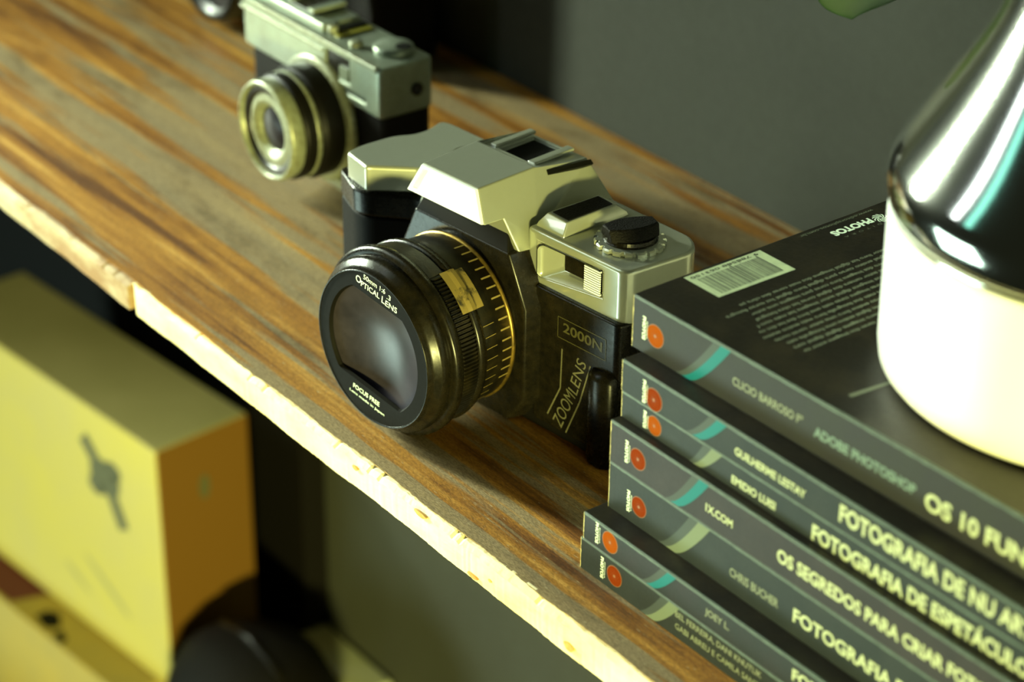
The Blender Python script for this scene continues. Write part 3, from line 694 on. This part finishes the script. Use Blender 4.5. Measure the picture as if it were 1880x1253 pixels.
# ------------------------------------------------------------------ vase on the books
VA = empty('chrome_vase', (204.5, 92, 88.25))
tag(VA, 'large white-bottomed vase with a tapering mirror chrome top, standing on the books', 'vase')
bm = new_bm(); lathe(bm, [(0.1, 0), (55.5, 0), (58.2, 0.8), (60.0, 3.0), (60.6, 7), (61.0, 30), (61.3, 45.0), (60.9, 46.4), (59.5, 46.8)], 128); link('white_base', finish(bm), M['enamel'], VA, smooth=True)['label'] = 'glossy white lower part of the vase'
bm = new_bm(); lathe(bm, [(59.6, 46.4), (60.2, 46.6), (60.3, 47.4), (60.0, 48.2), (61.2, 49.2), (61.9, 52), (62.5, 56.5), (62.0, 59.5), (60.7, 62.5), (58.6, 66.2), (56.2, 70), (53.6, 74), (51.0, 78), (48.2, 82.5), (45.4, 87.3), (41.6, 94.2), (38, 101.7), (36, 107.6), (33, 119), (31, 135), (30.5, 150), (32, 165), (31, 165), (29.5, 150), (30, 135)], 128)
link('chrome_top', finish(bm), M['chrome'], VA, smooth=True)['label'] = 'mirror chrome shoulder and neck of the vase'
# leaf sprig from the vase mouth
PL = empty('leafy_sprig', (204.5, 92, 245))
tag(PL, 'dark green plant leaf drooping at the top edge near the chrome vase', 'plant')
def pl(p): return (p[0] - 204.5, p[1] - 92, p[2] - 245)
def tube(bm, pts, r, n=8):
    rings = []
    for i, p in enumerate(pts):
        p = Vector(p); d = (Vector(pts[min(i + 1, len(pts) - 1)]) - Vector(pts[max(i - 1, 0)])).normalized()
        a = d.cross(Vector((0.3, 1, 0.1))).normalized(); b_ = d.cross(a); rr = r[i] if isinstance(r, list) else r
        rings.append([tuple(p + a * rr * math.cos(2 * math.pi * k / n) + b_ * rr * math.sin(2 * math.pi * k / n)) for k in range(n)])
    add_loft(bm, rings)
bm = new_bm(); tube(bm, [pl(p) for p in ((204.5, 92, 200), (203, 93, 250), (180, 95, 285), (140, 98, 275), (118, 101, 225), (112, 102.5, 197), (103, 101.5, 178))], [1.6, 1.6, 1.4, 1.2, 1.0, 0.8, 0.4]); link('stem', finish(bm), M['leaf'], PL, smooth=True)
bm = new_bm(); rings = []
tipd = [(112, 103, 196), (108, 102, 186), (103, 101, 176), (99, 100, 168), (96.5, 99.5, 161.5), (95, 99.2, 157.0), (94, 99, 154.6)]
wds = [2, 9, 14, 15.5, 14, 9, 1]
for p, wd in zip(tipd, wds):
    rings.append([pl((p[0] + 0.62 * k * wd, p[1] + 0.78 * k * wd, p[2] + 1.6 * abs(k) + 1.0 * k)) for k in (-1, -0.66, -0.33, 0, 0.33, 0.66, 1)])
add_loft(bm, rings, closed=False, cap=False)
lf_ = link('leaf', finish(bm), M['leaf'], PL, smooth=True); sd = lf_.modifiers.new('s', 'SOLIDIFY'); sd.thickness = 0.5 * MM
lf_.modifiers.new('ss', 'SUBSURF').render_levels = 2

# ------------------------------------------------------------------ compact rangefinder behind (far camera)
FC = empty('compact_camera', (-188, 100, 0), 0)
tag(FC, 'silver-topped compact film camera with protruding lens, behind the black camera', 'camera')
def f(p): return (p[0] + 188, p[1] - 100, p[2])
def F2(ps): return [f(p) for p in ps]
def fpr(poly, z0, z1): 
    bm = new_bm(); add_loft(bm, [F2([(x, y, z0) for x, y in poly]), F2([(x, y, z1) for x, y in poly])]); return bm
body = rounded([(-239, 88.5), (-138, 88.5), (-138, 113), (-239, 113)], 5, 5)
link('body', finish(fpr(rounded([(-238, 89.3), (-139, 89.3), (-139, 112.5), (-238, 112.5)], 5, 5), 4, 44)), M['leather'], FC)
link('base_plate', finish(fpr(body, 0, 4.6)), M['silver_trim'], FC, bevel=0.6)
top = rounded([(-240, 87), (-138, 87), (-138, 112.5), (-240, 112.5)], [4, 2.5, 4, 4], 5)
to = link('top_cover', finish(fpr(top, 42.5, 63.5)), M['aged_silver'], FC)
bool_cut(to, [(lambda b_: (add_box(b_, f((-176.5, 85, 50.5)), f((-160, 90, 60.5))), b_)[1])(new_bm()), (lambda b_: (add_box(b_, f((-174, 85, 46.2)), f((-149, 88.2, 47.8))), b_)[1])(new_bm())])
b = to.modifiers.new('bevel', 'BEVEL'); b.width = 1.2 * MM; b.use_clamp_overlap = False; b.segments = 3; b.limit_method = 'ANGLE'; b.angle_limit = R(60)
bm = new_bm(); add_box(bm, f((-176.2, 88.0, 50.7)), f((-160.2, 89.9, 60.3))); vf = link('viewfinder_window', finish(bm), M['black_gloss'], FC)
bm = new_bm(); add_box(bm, f((-167, 87.2, 51.2)), f((-161, 88.4, 56.0))); link('rangefinder_pane', finish(bm), M['aged_silver'], vf)
bm = new_bm(); add_box(bm, f((-174.2, 87.6, 46.0)), f((-149, 88.6, 48.0))); link('front_slot', finish(bm), M['mirror_dark'], FC)
bm = new_bm(); add_box(bm, f((-240, 86.2, 58.2)), f((-178, 88, 59.6))); add_box(bm, f((-240, 86.2, 61.6)), f((-140, 88.6, 63.9)))
link('front_ledge', finish(bm), M['silver_trim'], FC, bevel=0.4)
# raised top deck, accessory shoe, lever, shutter, counter
bm = new_bm(); add_loft(bm, [F2([(-236, 90.5, 63.4), (-183, 90.5, 63.4), (-183, 110, 63.4), (-236, 110, 63.4)]), F2([(-235, 91.5, 66.4), (-184.5, 91.5, 66.4), (-184.5, 109, 66.4), (-235, 109, 66.4)])]); link('top_deck', finish(bm), M['aged_silver'], FC, bevel=0.6)
bm = new_bm(); add_box(bm, f((-214, 94, 66.3)), f((-196, 109, 67.6))); sh_ = link('accessory_shoe', finish(bm), M['black_worn'], FC)
bm = new_bm(); add_box(bm, f((-215.5, 93.5, 67.4)), f((-211.5, 109.5, 69.0))); add_box(bm, f((-198.5, 93.5, 67.4)), f((-194.5, 109.5, 69.0))); link('shoe_rails', finish(bm), M['aged_silver'], sh_, bevel=0.3)
bm = new_bm(); add_box(bm, f((-178.5, 92.5, 63.3)), f((-175, 109, 64.4))); link('yellow_strip', finish(bm), M['yellow_label'], FC)
bm = new_bm(); add_box(bm, f((-181.5, 92.5, 63.3)), f((-179.2, 109, 65.2))); link('dark_strip', finish(bm), M['mirror_dark'], FC)
def knob_at(name, x, y, z0, z1, r, m_): 
    bm = new_bm(); cc = f((x, y, 0)); lathe(bm, [(r, z0), (r, z1 - .5), (r - .6, z1), (0.1, z1)], 36, 'z', c=cc); return link(name, finish(bm), m_, FC, smooth=True)
knob_at('shutter_release', -164, 93.5, 63.2, 65.8, 2.8, M['silver_trim']); knob_at('rewind_button', -181, 94, 63.2, 67, 2.2, M['silver_trim']); knob_at('winding_wheel', -152, 103, 63.2, 66.0, 8.0, M['aged_silver'])
bm = new_bm(); lathe(bm, [(3.2, 65.9), (3.2, 66.2), (0.1, 66.2)], 24, 'z', c=f((-148, 105, 0))); link('frame_counter', finish(bm), M['mirror_dark'], FC)
# strap lug on the right side
bm = new_bm()
cc = f((-138, 104, 0))
rings = []
for xx, r_ in ((-0.4, 2.6), (1.0, 2.6), (1.2, 1.4), (0.2, 1.2)):
    rings.append([(cc[0] + xx, cc[1] + r_ * math.cos(R(a)), 52 + r_ * math.sin(R(a))) for a in range(0, 360, 20)])
add_loft(bm, rings); link('strap_lug', finish(bm), M['black_worn'], FC, smooth=True)
# lens
lc = f((-183, 0, 28.6))
def fl(bm, prof, n=72): lathe(bm, [(r, f((0, v, 0))[1]) for r, v in prof], n, 'y', c=(lc[0], 0, 28.6))
bm = new_bm(); fl(bm, [(26.0, 88.8), (26.2, 86.2), (25, 85.4), (22.5, 85.2)]); lbr = link('lens_mount_ring', finish(bm), M['silver_trim'], FC, smooth=True)
bm = new_bm(); fl(bm, [(23, 86), (23.2, 78), (22.4, 76.5), (21.5, 76), (21.8, 70), (21.2, 68.4), (20.0, 68)]); link('lens_barrel', finish(bm), M['black'], FC, smooth=True)
bm = new_bm(); fl(bm, [(20.6, 75.5), (21.9, 75), (21.9, 73.4), (21.3, 73)]); link('aperture_ring', finish(bm), M['silver_trim'], FC, smooth=True)
bm = new_bm(); fl(bm, [(19.9, 70), (20.6, 67), (20.7, 63), (20.2, 62), (19.0, 61.6), (18.6, 62.6), (18.4, 64), (15.5, 64.6), (13, 63.6), (11.2, 64.0), (9.4, 66), (8.4, 67)]); link('front_lens_ring', finish(bm), M['silver_trim'], FC, smooth=True)['label'] = 'tarnished pale front ring of the lens'
bm = new_bm(); fl(bm, [(18.5, 63.6), (17.2, 63.2), (15.2, 63.9), (15.0, 65)]); link('name_ring', finish(bm), M['black_worn'], FC, smooth=True)
bm = new_bm(); fl(bm, [(9.0, 66.4), (6, 65.4), (3, 64.9), (0.1, 64.8)]); link('front_glass', finish(bm), M['blueglass'], FC, smooth=True)

# ------------------------------------------------------------------ third camera, at the top left edge
TC = empty('bellows_camera', (-372, 172, 0), 0)
tc_ = TC; tc_.name = 'black_camera'
tag(TC, 'black camera cut off at the top left corner, only its round lens showing', 'camera')
def g(p): return (p[0] + 372, p[1] - 172, p[2])
bm = new_bm(); add_box(bm, g((-450, 168, 0)), g((-264, 205, 86))); link('body', finish(bm), M['leather'], TC, bevel=4)
bm = new_bm(); add_box(bm, g((-451, 167, 86)), g((-263, 206, 96))); link('top_cover', finish(bm), M['black_worn'], TC, bevel=3)
gl2 = g((-359, 0, 33))
bm = new_bm(); lathe(bm, [(31, 0), (31, -14), (29, -15), (28.5, -28), (27, -30), (24.5, -30), (23, -27), (14, -24)], 64, 'y', c=(gl2[0], g((0, 168, 0))[1], 31.2)); link('lens_barrel', finish(bm), M['black_worn'], TC, smooth=True)
bm = new_bm(); lathe(bm, [(27.2, -29.6), (27.4, -30.6), (24.6, -30.8), (24.2, -30.0)], 64, 'y', c=(gl2[0], g((0, 168, 0))[1], 31.2)); link('lens_rim', finish(bm), M['matte'], TC, smooth=True)
bm = new_bm(); lathe(bm, [(23.5, -26.5), (14, -28), (6, -29), (0.1, -29.2)], 64, 'y', c=(gl2[0], g((0, 168, 0))[1], 31.2)); link('front_glass', finish(bm), M['blueglass'], TC, smooth=True)

# ------------------------------------------------------------------ boxes on the lower shelf
BX = empty('yellow_box', (-400.0, 114.4, -410.0), R(5.6))
tag(BX, 'tall yellow cardboard box with dark pinwheel mark, below the shelf at left', 'box')
HB = 160.0
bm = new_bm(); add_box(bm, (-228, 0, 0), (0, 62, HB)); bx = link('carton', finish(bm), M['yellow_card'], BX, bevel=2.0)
bx.data.materials.append(M['yellow_top']); bx.data.materials.append(M['orange_card'])  # weaker light on top and right side is put into these colours
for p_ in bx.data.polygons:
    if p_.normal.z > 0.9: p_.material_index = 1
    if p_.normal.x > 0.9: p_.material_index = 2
bm = new_bm()
def blob(cx0, cz0, rx, rz, rot=0, n=16, plane='f'):
    v_ = []
    for i in range(n):
        a = 2 * math.pi * i / n; X_ = rx * math.cos(a); Z_ = rz * math.sin(a)
        xr = X_ * math.cos(rot) - Z_ * math.sin(rot); zr = X_ * math.sin(rot) + Z_ * math.cos(rot)
        v_.append(bm.verts.new(T((cx0 + xr, -0.15, HB + cz0 + zr) if plane == 'f' else (0.15, cx0 + xr, HB + cz0 + zr))))
    bm.faces.new(v_)
blob(-53.0, -41, 15, 11.5); blob(-62, -50, 8, 6); blob(-44, -33, 8, 6)
def bar(x0, z0, x1, z1, w_):
    d = Vector((x1 - x0, z1 - z0)).normalized(); p = Vector((-d.y, d.x)) * w_
    v_ = [bm.verts.new(T((a, -0.25, HB + c))) for a, c in ((x0 - p.x, z0 - p.y), (x1 - p.x, z1 - p.y), (x1 + p.x, z1 + p.y), (x0 + p.x, z0 + p.y))]; bm.faces.new(v_)
bar(-72, -22, -56, -38, 5.5); bar(-50, -44, -37, -68, 5.5); bar(-66, -50, -55, -42, 3.0); bar(-50, -38, -42, -28, 2.6)
link('pinwheel_mark', finish(bm, False), M['grey_print'], bx)
bm = new_bm(); blob(30, -34, 3.5, 8, 0, 12, 'r'); link('side_mark', finish(bm, False), M['grey_print'], bx)
bm = new_bm(); blob(-60, -118, 26, 2.6, R(-28)); blob(-92, -128, 14, 2.0, R(-25)); link('faint_print', finish(bm, False), M['yellow_top'], bx)

LBX = empty('flat_box', (-400.0, 92.0, -500.0), R(5.6))
tag(LBX, 'lower yellow and maroon printed box beneath the tall yellow box', 'box')
bm = new_bm(); add_box(bm, (-300, -2, 0), (-12, 90, 89.8)); lb = link('carton', finish(bm), M['old_yellow'], LBX, bevel=1.5)
bm = new_bm(); add_poly(bm, [(-300, 1, 89.95), (-135, 1, 89.95), (-118, 40, 89.95), (-300, 40, 89.95)], [(0, 1, 2, 3)]); link('maroon_panel', finish(bm, False), M['maroon'], lb)
bm = new_bm(); add_poly(bm, [(-113, 4, 90.0), (-98, 2, 90.0), (-93, 9, 90.0), (-104, 16, 90.0), (-112, 13, 90.0)], [(0, 1, 2, 3, 4)]); add_poly(bm, [(-90, 2, 90.0), (-78, 0, 90.0), (-80, 5, 90.0), (-90, 8, 90.0)], [(0, 1, 2, 3)]); link('black_motif', finish(bm, False), M['mirror_dark'], lb)

bm = new_bm(); add_box(bm, (-900, 199, -500), (-391, 214.5, -12)); 
tag(link('dark_wall_slab', finish(bm), M['leather']), 'black slab filling the dark area against the wall behind the yellow box', 'panel')  # plain black slab over the dark stretch of wall
BG = empty('camera_case', (-340, 132, -500)); tag(BG, 'round-topped black camera case on the lower shelf, right of the yellow box', 'case')
bm = new_bm(); rings = []
for (r_, z) in ((44, 0), (47, 6), (48, 100), (46, 122), (39, 138), (27, 148), (13, 152.5), (0.5, 153)): rings.append([(r_ * 1.15 * math.cos(R(a)) * (1), r_ * 0.98 * math.sin(R(a)), z) for a in range(0, 360, 10)])
add_loft(bm, rings); link('case_body', finish(bm), M['leather'], BG, smooth=True)
bm = new_bm(); tube(bm, [(-38, 0, 138), (-28, 0, 149), (0, 0, 155), (28, 0, 149), (38, 0, 138)], 2.5); link('carry_strap', finish(bm), M['black_gloss'], BG, smooth=True)
WB = empty('small_pale_box', (-355, 200, -500)); tag(WB, 'small pale box corner against the wall at the bottom, under the shelf', 'box')
bm = new_bm(); add_box(bm, (-38, -12, 0), (33, 13, 101)); link('carton', finish(bm), M['pale_card'], WB, bevel=3)
bm = new_bm(); add_box(bm, (-38.3, -12.3, 84), (33.3, 13.3, 101.5)); link('lid', finish(bm), M['pale_card'], WB, bevel=3)
